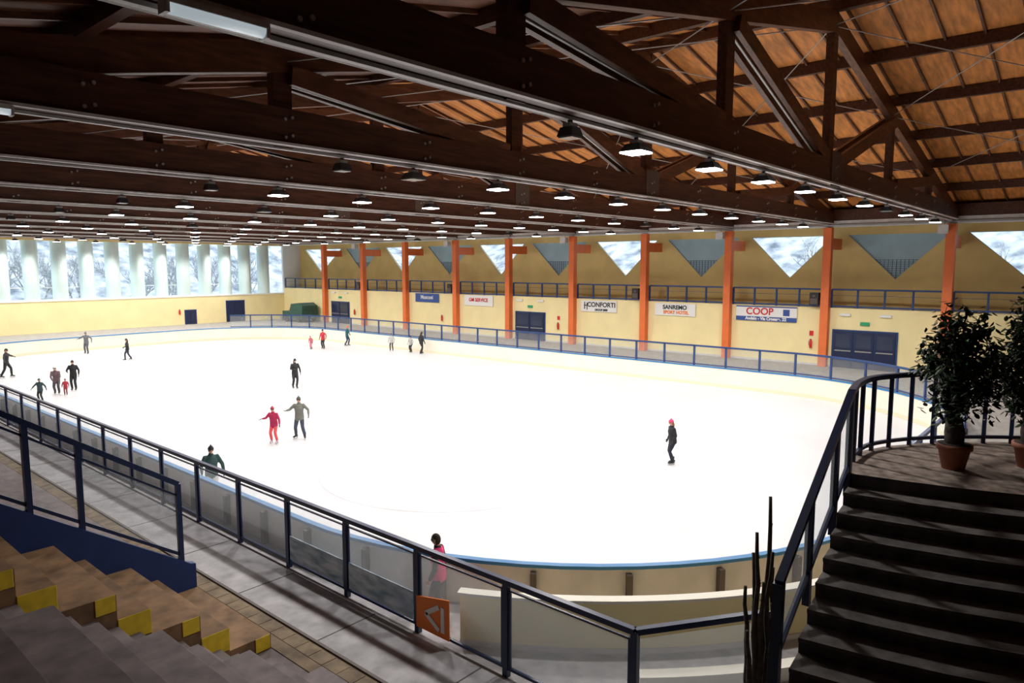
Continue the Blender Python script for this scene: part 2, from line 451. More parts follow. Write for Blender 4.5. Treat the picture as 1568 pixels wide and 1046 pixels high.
for k, (ya, yb) in enumerate(bays):
    mid = (ya+yb)/2; ta, tb = ya+0.42, yb-0.42
    if k == 11: mid = ya+4.3; tb = ya+7.6
    b = MB()
    if k % 2 == 0:
        b.polyX([(mid,6.3),(tb,9.0),(ta,9.0)], UX+0.1, UX+0.14, M['bluepanel'])
        for j in range(1, 10):
            z = 6.3+0.13*j; hw = (z-6.3)/2.7*(tb-ta)/2
            b.box(UX+0.07, UX+0.1, mid-hw, mid+hw, z-0.007, z+0.007, M['blue'])
        for j in range(-5, 6):
            y = mid+j*0.22; zz = 6.3+abs(j*0.22)*2.7/((tb-ta)/2)
            if zz < 7.5: b.box(UX+0.07, UX+0.1, y-0.007, y+0.007, zz, 7.5, M['blue'])
    else:
        b.polyX([(mid,6.3),(tb,9.0),(ta,9.0)], UX+0.1, UX+0.12, M['winglass'])
    for p, q in (((mid,6.3),(tb,9.0)), ((mid,6.3),(ta,9.0)), ((ta,9.0),(tb,9.0))):
        b.beam((UX+0.05,p[0],p[1]), (UX+0.05,q[0],q[1]), 0.06, 0.06, M['bluepanel'])
    b.obj('window_%d' % (k+1), fix=False)

cm = MB()
cm.box(-0.22, 0.22, -0.23, 0.23, ZF, 9.35, M['orange'])
cm.box(0.22, 2.2, -0.15, 0.15, 8.1, 8.75, M['orange'])
cme = cm.mesh('orange_column'); cm.fix(cme)
for y in [Y0C] + CY:
    o = bpy.data.objects.new('orange_column', cme); o.location = (D-0.24, y, 0); COL.objects.link(o)

b = MB(); b.box(D-0.25, D+0.25, YN, YB, 9.38, 9.75, M['tray']); b.box(D-0.35, D-0.25, YN, YB, 9.42, 9.52, M['metal']); b.obj('trim_eaves_beam')
b = MB(); b.box(D+0.1, UX, YN, YB, 10.2, 10.3, M['beam']); b.box(D-0.2, D+0.2, YN, YB, 9.75, 10.4, M['beam']); b.obj('trim_eaves_soffit')

b = MB()
allc = [-5.6, Y0C] + CY + [YB]
for i in range(len(allc)-1):
    ya, yb = allc[i]+0.25, allc[i+1]-0.25
    b.beam((D+0.1,ya,5.7), (D+0.1,yb,5.7), 0.10, 0.10, M['blue'])
    b.beam((D+0.1,ya,4.70), (D+0.1,yb,4.70), 0.08, 0.08, M['blue'])
    b.beam((D+0.1,ya,5.35), (D+0.1,yb,5.35), 0.02, 0.02, M['blue'])
    n = 4
    for j in range(n+1):
        y = ya+(yb-ya)*j/n; b.beam((D+0.1,y,4.6), (D+0.1,y,5.7), 0.10, 0.10, M['blue'])
b.obj('balcony_railing', fix=False)

def door(name, y0, y1, z1):
    b = MB()
    b.box(D-0.065, D-0.005, y0-0.08, y1+0.08, ZF+0.005, z1+0.08, M['blue'])
    n = 3 if y1-y0 > 3 else 2
    for i in range(n):
        a = y0+(y1-y0)*i/n; c = y0+(y1-y0)*(i+1)/n
        b.box(D-0.11, D-0.065, a+0.03, c-0.03, ZF+0.02, z1, M['doorblue'])
        b.box(D-0.125, D-0.11, a+0.15, c-0.15, ZF+1.2, z1-0.2, M['doorglass'])
        b.box(D-0.16, D-0.11, a+0.12, c-0.12, ZF+1.0, ZF+1.06, M['metal'])
    b.obj(name)
door('door_1', 9.5, 12.9, 3.25); door('door_2', 35.0, 38.0, 3.3); door('door_3', 61.0, 64.0, 3.3)
b = MB()
for y, z in ((11.2, 3.62), (36.5, 3.7), (62.5, 3.7)):
    b.box(D-0.08, D-0.005, y-0.25, y+0.25, z, z+0.2, M['green'])
    for s in (-1.1, 1.1): b.box(D-0.12, D-0.005, y+s-0.3, y+s+0.3, z+0.53, z+0.67, M['white'])
b.obj('exit_sign')
b = MB(); b.box(D-0.06, D-0.005, 6.0, 6.7, ZF+0.005, 3.1, M['green']); b.box(D-0.09, D-0.06, 6.08, 6.62, 2.0, 2.9, M['white']); b.obj('door_4')

def banner(y0, y1, z0, z1, bg, parts):
    e = bpy.data.objects.new('advert_banner', None); COL.objects.link(e); e.location = (D-0.05, (y0+y1)/2, (z0+z1)/2)
    b = MB(); b.box(-0.03, 0.0, -(y1-y0)/2, (y1-y0)/2, -(z1-z0)/2, (z1-z0)/2, bg)
    for p in parts:
        if p[0] == 'r': b.box(-0.04, -0.03, p[1], p[2], p[3], p[4], p[5])
    b.obj('panel', parent=e)
    for p in parts:
        if p[0] == 't':
            cu = bpy.data.curves.new('lettering', 'FONT'); cu.body = p[1]; cu.size = p[2]; cu.align_x = 'CENTER'; cu.align_y = 'CENTER'
            cu.extrude = 0.004; cu.materials.append(p[5]); cu.offset = 0.012
            o = bpy.data.objects.new('lettering', cu); COL.objects.link(o); o.parent = e
            o.matrix_local = Matrix(((0,0,-1,-0.05),(-1,0,0,p[3]),(0,1,0,p[4]),(0,0,0,1)))
banner(15.1, 19.0, 3.6, 4.55, M['banner_w'], [('r',-1.95,1.95,-0.475,-0.2,M['banner_b']),('r',-1.95,1.95,0.4,0.475,M['banner_b']),('t','COOP',0.62,0.4,0.12,M['red']),('t','Andalo - Via Crosare, 22',0.26,0,-0.33,M['banner_w']),('r',-1.5,-1.1,-0.1,0.3,M['banner_b'])])
banner(21.9, 25.0, 3.65, 4.5, M['banner_w'], [('t','SANREMO',0.4,0,0.15,M['black']),('t','SPORT HOTEL',0.3,-0.1,-0.2,M['orangesign'])])
banner(28.2, 31.4, 3.65, 4.5, M['banner_w'], [('t','CONFORTI',0.5,-0.25,0.1,M['black']),('t','GROUP 2000',0.2,-0.25,-0.28,M['black']),('r',1.0,1.08,-0.3,0.25,M['black']),('r',1.08,1.32,0.0,0.08,M['black']),('r',1.22,1.3,-0.25,0.3,M['black'])])
banner(40.6, 44.0, 3.65, 4.55, M['banner_w'], [('t','GM SERVICE',0.42,0,0.05,M['red'])])
banner(47.3, 50.5, 3.75, 4.55, M['banner_b'], [('t','Mosconi',0.5,0,0.05,M['banner_w'])])

def inst(name, me, loc): o = bpy.data.objects.new(name, me); o.location = loc; COL.objects.link(o); return o
s = MB(); s.box(-0.2, 0.2, -0.26, 0.26, 0, 0.75, M['black']); s.box(-0.22,-0.2,-0.2,0.2,0.06,0.4,M['stanch']); s.tube([(-0.2,0,0.55),(-0.23,0,0.55)],[0.12,0.1],M['stanch'],12); s.box(0.2,0.3,-0.05,0.05,0.3,0.4,M['metal']); sme = s.mesh('loudspeaker'); s.fix(sme)
for y in (CY[1]+0.6, CY[3]+0.6, CY[6]+0.6, CY[8]+0.6): inst('loudspeaker', sme, (D-0.3, y, 4.75))
s = MB(); s.box(-0.25, 0.2, -0.2, 0.2, 0, 0.4, M['metal']); s.box(-0.3,-0.25,-0.24,0.24,-0.05,0.42,M['tray']); s.beam((0,0,0.4),(0.1,0,0.75),0.05,0.05,M['metal']); fme = s.mesh('floodlight'); s.fix(fme)
for y in (CY[0]+0.25, CY[2]+0.3, CY[4]+0.3, CY[6]+0.3, CY[8]+0.3): inst('floodlight', fme, (D-0.9, y, 8.85))
s = MB(); s.tube([(0,0,0),(0,0,0.03),(0,0,0.42),(0,0,0.5)],[0.07,0.08,0.08,0.03],M['red'],12); s.box(-0.02,0.02,-0.05,0.05,0.5,0.55,M['black']); s.tube([(0,0.05,0.52),(0,0.11,0.4),(0,0.1,0.15)],[0.012]*3,M['black'],6); s.box(0.05,0.09,-0.04,0.04,0.2,0.35,M['metal']); xme = s.mesh('fire_extinguisher'); s.fix(xme)
for y in (14.2, 33.6, 46.9, 60.0): inst('fire_extinguisher', xme, (D-0.1, y, 2.1))
o = inst('fire_extinguisher', xme, (32.5, YB-0.1, 2.1)); o.rotation_euler = (0,0,math.radians(90))
b = MB()
for y in (14.2, 33.6): b.box(D-0.03, D-0.005, y-0.12, y+0.12, 2.85, 3.15, M['red'])
b.obj('extinguisher_sign')

# back wall
b = MB()
b.box(XL, D+2.5, YB, YB+0.3, -0.2, 4.0, M['yellow'])
b.box(XL, D+2.5, YB-0.05, YB+1.4, 3.9, 4.05, M['white'])
zr = lambda x: 15.07-0.208*abs(x-23)
b.polyY([(-4,9.4),(D+2.5,9.4),(D+2.5,zr(D+2.5)),(23,zr(23)),(-4,zr(-4))], YB, YB+0.3, M['yellow2'])
b.box(XL-0.3, XL+1, YB, YB+0.3, 4.0, 9.4, M['yellow'])
b.box(D+0.0, D+2.5, YB, YB+0.3, 4.0, 9.4, M['white'])
b.obj('wall_back')
fxs = [17.6+2.27*k for k in range(-10, 12)]
b = MB()
for x in fxs:
    pts = []
    for i in range(13):
        a = math.pi*i/12
        pts.append((x+0.60*math.cos(a), YB+1.15-1.1*math.sin(a)**0.8))
    b.prism(pts, 4.05, 9.6, M['fin'])
b.obj('window_fins')
b = MB()
b.box(XL+1, D, YB+1.3, YB+1.33, 4.05, 9.4, M['winglass'])
for i in range(len(fxs)-1):
    b.box(fxs[i]+0.6, fxs[i+1]-0.6, YB+1.22, YB+1.3, 5.1, 5.16, M['white'])
b.box(XL, D+2.5, YB+1.2, YB+1.4, 9.4, 9.8, M['yellow2'])
b.obj('window_13', fix=False)
def bdoor(name, x0, x1, z1):
    b = MB(); b.box(x0-0.08, x1+0.08, YB-0.04, YB-0.005, ZF+0.005, z1+0.08, M['blue'])
    b.box(x0, x1, YB-0.07, YB-0.04, ZF+0.02, z1, M['doorblue']); b.box((x0+x1)/2-0.02,(x0+x1)/2+0.02, YB-0.09, YB-0.07, ZF+0.02, z1, M['black'])
    b.obj(name)
bdoor('door_5', 37.6, 39.6, 3.3); bdoor('door_6', 33.1, 34.2, 2.5)
b = MB(); b.box(XL-0.3, XL, YN, YB, -0.2, 9.4, M['beam2']); b.obj('wall_left')
b = MB(); b.polyY([(XL,-0.2),(D+2.5,-0.2),(D+2.5,zr(D+2.5)),(23,zr(23)),(XL,zr(XL))], YN-0.3, YN, M['beam2']); b.obj('wall_front')

b = MB()
b.box(-1.0, 1.0, -1.9, 1.9, 0.35, 1.15, M['tarp']); b.polyX([(-1.9,1.15),(0.5,1.15),(0.3,1.95),(-1.2,2.1),(-1.9,1.8)], -0.95, 0.95, M['tarp'])
b.polyX([(0.6,1.15),(1.5,1.15),(1.3,1.55),(0.7,1.6)], -0.4, 0.4, M['black'])
b.tube([(0,1.0,1.15),(0,0.9,1.6)],[0.03,0.03],M['black'],8); b.tube([(0,0.85,1.6),(0,0.9,1.63)],[0.2,0.2],M['black'],14)
for sx in (-1.02, 0.82):
    for sy in (-1.2, 1.2): b.tube([(sx,sy,0.38),(sx+0.2,sy,0.38)],[0.38,0.38],M['black'],18)
b.box(-1.1, 1.1, 1.9, 2.3, 0.1, 0.6, M['metal'])
o = b.obj('ice_resurfacer', bevel=0.03, fix=False); o.location = (43.2, 68.0, ZF)

# ------------------------------------------------------------------ roof
b = MB()
def slope(x0, x1, m):
    vs = [(x0,YN-.5,zr(x0)),(x1,YN-.5,zr(x1)),(x1,YB+1.6,zr(x1)),(x0,YB+1.6,zr(x0))]
    vs += [(x,y,z+0.15) for x,y,z in vs]
    b.add(vs, [(0,1,2,3),(4,7,6,5),(1,5,6,2),(0,4,5,1),(3,2,6,7),(0,3,7,4)], m)
slope(23.0, 47.6, M['roof']); slope(15.6, 23.0, M['roof']); slope(XL-0.4, 15.6, M['roof_shade'])  # lower left slope uses the boarding with shade in its colour
b.obj('ceiling')
b = MB()
nb = int((YB-YN)/1.07)
for i in range(nb+1):
    y = YN+i*1.07
    for xe in (47.4, XL): b.beam((23,y,zr(23)-0.05), (xe,y,zr(xe)-0.05), 0.07, 0.12, M['beam2'])
b.obj('roof_battens', fix=False)
b = MB()
for k in range(-8, 7):
    x = 23+3.7*k
    if k == 0 or x > 46 or x < XL: continue
    z = zr(x)-0.2
    b.beam((x,YN,z), (x,YB,z), 0.2, 0.38, M['beam'])
b.beam((23.0,YN,zr(23)-0.22), (23.0,YB,zr(23)-0.22), 0.22, 0.36, M['beam'])
b.obj('roof_purlins', fix=False)

ZC = 9.55; HC = 0.74
zt_ = lambda x: 14.38-0.205*abs(x-23)
t = MB()
for s in (-0.19, 0.19):
    t.beam((1.0, s, ZC+HC/2), (D-0.1, s, ZC+HC/2), 0.16, HC, M['beam'])
for xe in (1.0, 45.2):
    t.beam((23, 0, zt_(23)), (xe, 0, zt_(xe)), 0.24, 0.6, M['beam2'])
xs = [8.2, 15.6, 23.0, 30.4, 37.8]
for x in xs:
    t.beam((x, 0, ZC-0.02), (x, 0, zt_(x)), 0.22, 0.42, M['beam'], up=(1,0,0))
for xa, xb in [(8.2, 15.6), (15.6, 23.0), (30.4, 23.0), (37.8, 30.4)]:
    sx = 1 if xb > xa else -1
    for s in (-0.19, 0.19):
        t.beam((xa+0.15*sx, s, zt_(xa)-0.35), (xb-0.45*sx, s, ZC+HC-0.02), 0.13, 0.40, M['beam2'])
    t.beam((xa+0.15*sx, 0, zt_(xa)-0.52), (xb-0.6*sx, 0, ZC+HC-0.1), 0.05, 0.03, M['tray'])
t.beam((1.0,0,ZC+HC/2), (1.0,0,zt_(1.0)), 0.2, 0.4, M['beam'], up=(1,0,0))
for x in xs + [4.5, 12, 19.3, 26.7, 34, 41]:
    for s in (-0.28, 0.28):
        if x == 23.0: t.box(x-0.45, x+0.45, s-0.01, s+0.01, ZC-0.05, ZC+HC+0.25, M['stanch'])
        for dz in (0.16, 0.52):
            sg = 1 if s > 0 else -1
            t.tube([(x-0.07, s, ZC+dz), (x-0.07, s+sg*0.03, ZC+dz)], [0.035, 0.035], M['metal'], 6, smooth=False)
            t.tube([(x+0.09, s, ZC+dz+0.05), (x+0.09, s+sg*0.03, ZC+dz+0.05)], [0.035, 0.035], M['metal'], 6, smooth=False)
t.box(1.5, D-0.5, -0.36, -0.27, ZC+0.0, ZC+0.05, M['tray'])
t.box(1.5, D-0.5, -0.05, 0.05, ZC-0.05, ZC-0.0, M['tray'])
tme = t.mesh('roof_truss')
TY = [Y0C] + CY + [71.2]
for y in TY: inst('roof_truss', tme, (0, y, 0))
b = MB()
for i in range(len(TY)-1):
    ya, yb = TY[i], TY[i+1]
    for xa, xb in ((8.2,15.6),(15.6,23),(23,30.4),(30.4,37.8)):
        b.tube([(xa,ya,zt_(xa)-.1),(xb,yb,zt_(xb)-.1)], [0.018,0.018], M['metal'], 5, cap=False)
        b.tube([(xb,ya,zt_(xb)-.1),(xa,yb,zt_(xa)-.1)], [0.018,0.018], M['metal'], 5, cap=False)
b.obj('bracing_rods', fix=False)

# lamps
b = MB(); spots = []
for ti, y in enumerate(TY):
    if ti == 0: continue
    for k in range(11):
        x = 9.7 if k == 0 else 11.8+3.12*(k-1)
        on = not (k == 0 or (ti*5+k*3) % 13 == 0)
        zb = ZC-0.32
        b.box(x-0.03, x+0.03, y-0.03, y+0.03, zb+0.20, ZC+0.02, M['black'])
        h = 0.15
        w0, w1 = (0.24, 0.14) if k else (0.16, 0.12)
        vs = [(x-w0,y-w0,zb),(x+w0,y-w0,zb),(x+w0,y+w0,zb),(x-w0,y+w0,zb),(x-w1,y-w1,zb+h),(x+w1,y-w1,zb+h),(x+w1,y+w1,zb+h),(x-w1,y+w1,zb+h)]
        b.add(vs, [(4,5,6,7),(0,1,5,4),(1,2,6,5),(2,3,7,6),(3,0,4,7)], M['black'])
        b.box(x-0.10, x+0.10, y-0.08, y+0.08, zb+h, zb+h+0.07, M['metal'])
        g = 0.22 if k else 0.14
        b.box(x-g, x+g, y-g, y+g, zb-0.025, zb+0.03, M['lampon'] if on else M['lampoff'])
        if k in (1, 3, 5, 7, 9): spots.append((x, y))
b.obj('high_bay_lamps', fix=False)
for x, y in spots:
    l = bpy.data.lights.new('lamp_light', 'SPOT'); l.energy = 1000; l.spot_size = math.radians(155); l.spot_blend = 0.5
    l.shadow_soft_size = 0.24; l.color = (1, 0.98, 0.95)
    o = bpy.data.objects.new('high_bay_light', l); o.location = (x, y, ZC-0.62); COL.objects.link(o)
f = MB(); f.box(-0.5, 0.5, -0.09, 0.09, 0.03, 0.09, M['tray']); f.tube([(-0.49,0,0.02),(0.49,0,0.02)],[0.075,0.075],M['tube'],12); f.box(-0.52,-0.48,-0.08,0.08,-0.06,0.09,M['tray']); f.box(0.48,0.52,-0.08,0.08,-0.06,0.09,M['tray'])
fl = f.mesh('fluorescent_light'); f.fix(fl)
inst('fluorescent_light', fl, (3.5, CY[0]-0.32, ZC-0.10)); inst('fluorescent_light', fl, (2.9, CY[1]-0.3, ZC-0.10)); inst('fluorescent_light', fl, (3.5, CY[2]-0.3, ZC-0.10))

# ------------------------------------------------------------------ outside
b = MB()
def terrain(b, f, nu, nv, m):
    vs = [f(i/nu, j/nv) for j in range(nv+1) for i in range(nu+1)]
    b.add(vs, [(j*(nu+1)+i, j*(nu+1)+i+1, (j+1)*(nu+1)+i+1, (j+1)*(nu+1)+i) for j in range(nv) for i in range(nu)], m, True)
rs = random.Random(3)
def hz(dist): return -1 + max(0, dist-14)*0.62
terrain(b, lambda u, v: (-60+260*u, YB+4+75*v, hz(75*v)+rs.uniform(-.5,.5)), 60, 20, M['forest'])
terrain(b, lambda u, v: (50+75*v, -60+150*u, hz(75*v)+rs.uniform(-.5,.5)), 50, 20, M['forest'])
b.obj('ground_snowy_hillside', fix=False)
def tree(name, loc, h, seed):
    R = random.Random(seed); b = MB()
    def br(p, d, L, r, dep):
        q = p+d*L
        b.tube([p, (p+q)/2+V((R.uniform(-.05,.05)*L, R.uniform(-.05,.05)*L, 0)), q], [r, r*0.8, r*0.6], M['frost'], 5)
        if dep == 0: return
        for k in range(4 if dep > 1 else 3):
            dd = (d + V((R.uniform(-.9,.9), R.uniform(-.9,.9), R.uniform(-.1,.6)))).normalized()
            br(p+(q-p)*R.uniform(0.55, 1.0), dd, L*R.uniform(.55,.8), r*0.55, dep-1)
    br(V((0,0,-0.5)), V((0,0,1)), h*0.38, h*0.022, 4)
    o = b.obj(name, fix=False); o.location = loc; return o.data
tm = [tree('snow_covered_tree', (55.5, 17.5, -1), 13, 1), tree('snow_covered_tree', (57, 31.5, -1), 12, 2), tree('snow_covered_tree', (26, YB+9, -1), 12, 3)]
for i, (x, y) in enumerate([(56,43.5),(58,56),(55,5),(56,24),(59,12),(57,68),(18,YB+10),(22,YB+8),(31,YB+10),(35,YB+8),(40,YB+11),(14,YB+8),(46,YB+9)]):
    o = inst('snow_covered_tree', tm[i % 3], (x, y, -1)); o.rotation_euler = (0,0,i*1.3)

# ------------------------------------------------------------------ plants
def potplant(loc, H, seed, nleaf, rad):
    R = random.Random(seed)
    e = bpy.data.objects.new('potted_ficus', None); e.location = loc; COL.objects.link(e)
    b = MB()
    b.tube([(0,0,0),(0,0,0.28),(0,0,0.28),(0,0,0.35)], [0.14,0.20,0.225,0.225], M['terra'], 20)
    b.tube([(0,0,0.34),(0,0,0.356)], [0.2,0.2], M['soil'], 16); b.obj('pot', parent=e)
    w = MB(); lv = MB(); tips = []
    w.tube([(0,0,0.3),(0.03,0.01,0.5),(-0.02,0.02,0.7),(0.01,0,0.95),(0,0,1.25)], [0.11,0.13,0.10,0.075,0.05], M['bark'], 10)
    nb = 34
    for k in range(nb):
        t = (k+0.5)/nb; z0 = 0.6+0.75*t*(H-0.35)/1.7; zt2 = 0.9+(H-0.9)*t
        prof = rad*(0.45+0.75*math.sin(math.pi*min(1,t*0.85+0.12)))
        a = k*2.4+R.uniform(-.3,.3); rr_ = prof*R.uniform(.55,1.05)
        p0 = V((0,0,min(z0,1.2))); q = V((rr_*math.cos(a), rr_*math.sin(a), zt2+R.uniform(-.08,.08)))
        mid = (p0+q)/2+V((0,0,0.12)); w.tube([p0, mid, q], [0.022,0.014,0.006], M['bark'], 5)
        tips += [(p0.lerp(q, f), (q-p0).normalized()) for f in (0.6, 0.8, 0.95, 1.0)]
        for j in range(3):
            m2 = p0.lerp(q, R.uniform(.5,.95)); q2 = m2+V((R.uniform(-.2,.2), R.uniform(-.2,.2), R.uniform(-.12,.2)))
            w.tube([m2, q2], [0.007,0.003], M['bark'], 4); tips.append((q2, (q2-m2).normalized()))
    w.obj('branches', parent=e, fix=False)
    for i in range(nleaf):
        p, d = R.choice(tips); p = p+V((R.gauss(0,.06), R.gauss(0,.06), R.gauss(0,.06)))
        a = V((R.uniform(-1,1), R.uniform(-1,1), R.uniform(-1.1,.4))).normalized(); c = a.cross(V((R.uniform(-.3,.3),R.uniform(-.3,.3),1))).normalized(); n = a.cross(c)
        L = R.uniform(.08,.13); W = L*.27
        vs = [p, p+a*L*.35+c*W+n*.008, p+a*L*.75+c*W*.8+n*.006, p+a*L, p+a*L*.75-c*W*.8+n*.006, p+a*L*.35-c*W+n*.008, p+a*L*.5]
        lv.add(vs, [(0,1,6),(1,2,6),(2,3,6),(3,4,6),(4,5,6),(5,0,6)], M['leaf'])
    lv.obj('leaves', parent=e, fix=False)
potplant((11.25, 1.60, 4.3), 2.2, 5, 2300, 0.43)
potplant((12.0, 0.80, 4.3), 2.3, 9, 3200, 0.5)

b = MB(); R = random.Random(4)
b.tube([(0,0,0),(0,0,0.5),(0,0,0.5),(0,0,0.58)], [0.2,0.27,0.3,0.3], M['terra'], 20); b.tube([(0,0,0.56),(0,0,0.585)],[0.27,0.27],M['soil'],16)
for k in range(10):
    a = k*2.4; r = R.uniform(.03,.16); hh = [3.85,3.4,3.15,3.0,2.75,2.9,2.6,2.5,2.3,2.1][k]
    p0 = V((r*math.cos(a), r*math.sin(a), 0.5)); pts = [p0]; n = 8
    for j in range(1, n+1):
        pts.append(V((p0.x*(1+j*0.10)+R.uniform(-.025,.025), p0.y*(1+j*.10)+R.uniform(-.025,.025), 0.5+(hh-0.5)*j/n)))
    b.tube(pts, [0.060-0.038*j/n for j in range(n+1)], M['bark'], 7)
    for j in range(2, n):
        for q in range(3):
            d = V((R.uniform(-1,1), R.uniform(-1,1), 1.2)).normalized()
            b.tube([pts[j], pts[j]+d*.08], [0.014, 0.003], M['bark'], 4)
o = b.obj('dry_branch_plant', fix=False); o.location = (9.0, 3.32, ZN)

# ------------------------------------------------------------------ people
_mc = {}
def cm_(c, r=0.75):
    k = tuple(c)
    if k not in _mc: _mc[k] = mat('cloth_%d' % len(_mc), c, r, 0.12, 12)
    return _mc[k]
def person(name, loc, face, H=1.7, jacket=(0.02,0.02,0.02), pants=(0.02,0.02,0.03), hat=None, hair=(0.03,0.015,0.01), boots=(0.02,0.02,0.02),
           lf=(-0.10,0.03), rf=(0.11,-0.03), le=(-0.29,-0.02,1.14), lh=(-0.30,0.10,0.90), re=(0.29,-0.02,1.14), rh=(0.30,0.10,0.90),
           lean=0.04, crouch=0.0, glove=(0.02,0.02,0.02), longhair=False, skates=True, vest=None, turn=0.0, fl=0, fr=0, puff=1.08):
    S = H/1.75
    b0 = 0.06 if skates else 0.0
    def up(p):
        p = V(p); p.z -= crouch
        if p.z > 0.9-crouch: p.y += lean*(p.z-(0.9-crouch))*1.0 + 0.0
        p.y += -crouch*0.35
        p.z += b0*0.8
        return p
    segs = []; T = MB(); dm = M['skin']
    A = lambda x, y, z: up((x, y, z))
    tor = [A(0,0,0.80),A(0,0,0.90),A(0,0,1.02),A(0,0.01,1.12),A(0,0.015,1.27),A(0,0.0,1.38),A(0,-0.005,1.45),A(0,0,1.50)]
    pf = puff
    T.tube(tor, [(0.168*pf,0.128*pf),(0.175*pf,0.13*pf),(0.165*pf,0.122*pf),(0.158*pf,0.118*pf),(0.178*pf,0.130*pf),(0.17*pf,0.108*pf),(0.105,0.08),(0.065,0.065)], dm, 14, ref=(1,0,0))
    segs.append((A(0,0,0.86), A(0,0,1.5), 0.16, 0))
    joints = {}
    for sd, ft, el, ha in ((-1, lf, le, lh), (1, rf, re, rh)):
        hp = A(0.09*sd, 0, 0.88); an = V((ft[0], ft[1]-0.02, 0.12+b0+(ft[2] if len(ft) > 2 else 0)))
        d = an-hp; L = d.length; l1 = 0.41; l2 = 0.39; Lc = min(L, l1+l2-0.002)
        aa = (l1*l1-l2*l2+Lc*Lc)/(2*Lc); hh = math.sqrt(max(0, l1*l1-aa*aa))
        dn_ = d.normalized(); fw = (V((0.05*sd,1,0.1))-dn_*dn_.dot(V((0.05*sd,1,0.1)))).normalized()
        kn = hp+dn_*aa*(L/Lc)+fw*hh
        T.tube([hp+V((0,0,.06)), hp, (hp+kn)/2, kn, kn+(an-kn)*.35, an], [0.085,0.102,0.092,0.073,0.072,0.062], dm, 12)
        segs.append((hp+V((0,0,-0.05)), kn, 0.085, 1)); segs.append((kn, an, 0.065, 1))
        sh = A(0.175*sd, 0, 1.405); e_ = A(*el); w_ = A(*ha)
        T.tube([A(0.10*sd,0,1.40), sh, sh+(e_-sh)*.4, e_, e_+(w_-e_)*.4, w_], [0.06,0.068*pf,0.059*pf,0.051*pf,0.049*pf,0.038], dm, 12)
        segs.append((sh, e_, 0.055, 2)); segs.append((e_, w_, 0.045, 2))
        joints[sd] = (kn, an, e_, w_)
    tmp = T.obj('tmp_body', fix=True)
    r = tmp.modifiers.new('r', 'REMESH'); r.mode = 'VOXEL'; r.voxel_size = 0.018; r.use_smooth_shade = True
    sm = tmp.modifiers.new('s', 'SMOOTH'); sm.factor = 0.6; sm.iterations = 4
    dg = bpy.context.evaluated_depsgraph_get(); ev = tmp.evaluated_get(dg); me = bpy.data.meshes.new_from_object(ev)
    co = np.empty(len(me.vertices)*3); me.vertices.foreach_get('co', co); co = co.reshape(-1, 3)
    cen = np.empty(len(me.polygons)*3); me.polygons.foreach_get('center', cen); cen = cen.reshape(-1, 3)
    best = np.full(len(cen), 1e9); lab = np.zeros(len(cen), int)
    for a, c, rad, lb in segs:
        a = np.array(a); c = np.array(c); d = c-a; tt = np.clip(((cen-a)@d)/(d@d), 0, 1)
        dist = np.linalg.norm(cen-(a+tt[:,None]*d), axis=1)-rad
        m = dist < best; best[m] = dist[m]; lab[m] = lb
    lab[(lab == 1) & (cen[:,2] > 0.86-crouch)] = 0
    P = MB()
    jm = cm_(jacket); pm = cm_(pants); sm_ = cm_(vest) if vest else jm
    ids = [P.mi(sm_ if vest else jm), P.mi(pm), P.mi(jm)]
    P.v += [tuple(x) for x in co]
    for i, pl in enumerate(me.polygons):
        P.f.append(tuple(pl.vertices)); P.m.append(ids[lab[i]]); P.smooth.append(True)
    bpy.data.objects.remove(tmp); bpy.data.meshes.remove(me)
    P.tube([A(0,0,1.455), A(0,0,1.52)], [(0.078,0.078),(0.066,0.07)], jm, 14, ref=(1,0,0))
    bm_ = cm_(boots, 0.4)
    for sd, yaw in ((-1, fl), (1, fr)):
        kn, an, e_, w_ = joints[sd]
        f = V((math.sin(yaw), math.cos(yaw), 0)); zz = an.z-0.12
        base = V((an.x, an.y, zz))
        P.tube([an+V((0,0,.10)), an, base+f*0.0+V((0,0,.05))], [0.062,0.056,0.052], bm_, 10)
        P.tube([base-f*.085+V((0,0,.045)), base-f*.03+V((0,0,.05)), base+f*.06+V((0,0,.05)), base+f*.14+V((0,0,.035)), base+f*.185+V((0,0,.03))],
               [(0.03,0.035),(0.042,0.048),(0.046,0.045),(0.044,0.032),(0.025,0.018)], bm_, 10, ref=(f.y,-f.x,0))
        if skates:
            P.beam(base-f*.11+V((0,0,-.045)), base+f*.19+V((0,0,-.045)), 0.006, 0.03, M['steel'])
            for o_ in (-.06, .11): P.beam(base+f*o_+V((0,0,-.035)), base+f*o_+V((0,0,.02)), 0.02, 0.05, M['steel'])
    gm = cm_(glove) if glove else M['skin']
    for sd in (-1, 1):
        kn, an, e_, w_ = joints[sd]
        d = (w_-e_).normalized()
        side = V((0,1,0))-d*d.y
        if side.length < 0.2: side = V((0,0,1))-d*d.z
        side.normalize(); nrm = d.cross(side).normalized()
        if nrm.x*sd > 0: nrm = -nrm
        P.tube([w_-d*.03, w_+d*.01, w_+d*.05, w_+d*.09], [(0.03,0.026),(0.032,0.02),(0.042,0.018),(0.038,0.014)], gm, 10, ref=tuple(side))
        for k, (o_, L) in enumerate(((0.030,0.070),(0.010,0.080),(-0.010,0.074),(-0.029,0.058))):
            p = w_+d*.08+side*o_
            P.tube([p, p+d*L*.45+nrm*.006, p+d*L*.8+nrm*.022, p+d*L*.95+nrm*.04], [0.0095,0.009,0.008,0.006], gm, 6)
        p = w_+d*.03+side*.03
        P.tube([p, p+d*.03+side*.025+nrm*.006, p+d*.06+side*.032+nrm*.016], [0.012,0.011,0.008], gm, 6)
    hd = A(0, 0.015, 1.635); hd.y += 0.01
    rot = Matrix.Rotation(turn, 3, 'Z')
    P.tube([A(0,-.005,1.46), A(0,0,1.57)], [0.052,0.05], M['skin'], 10)
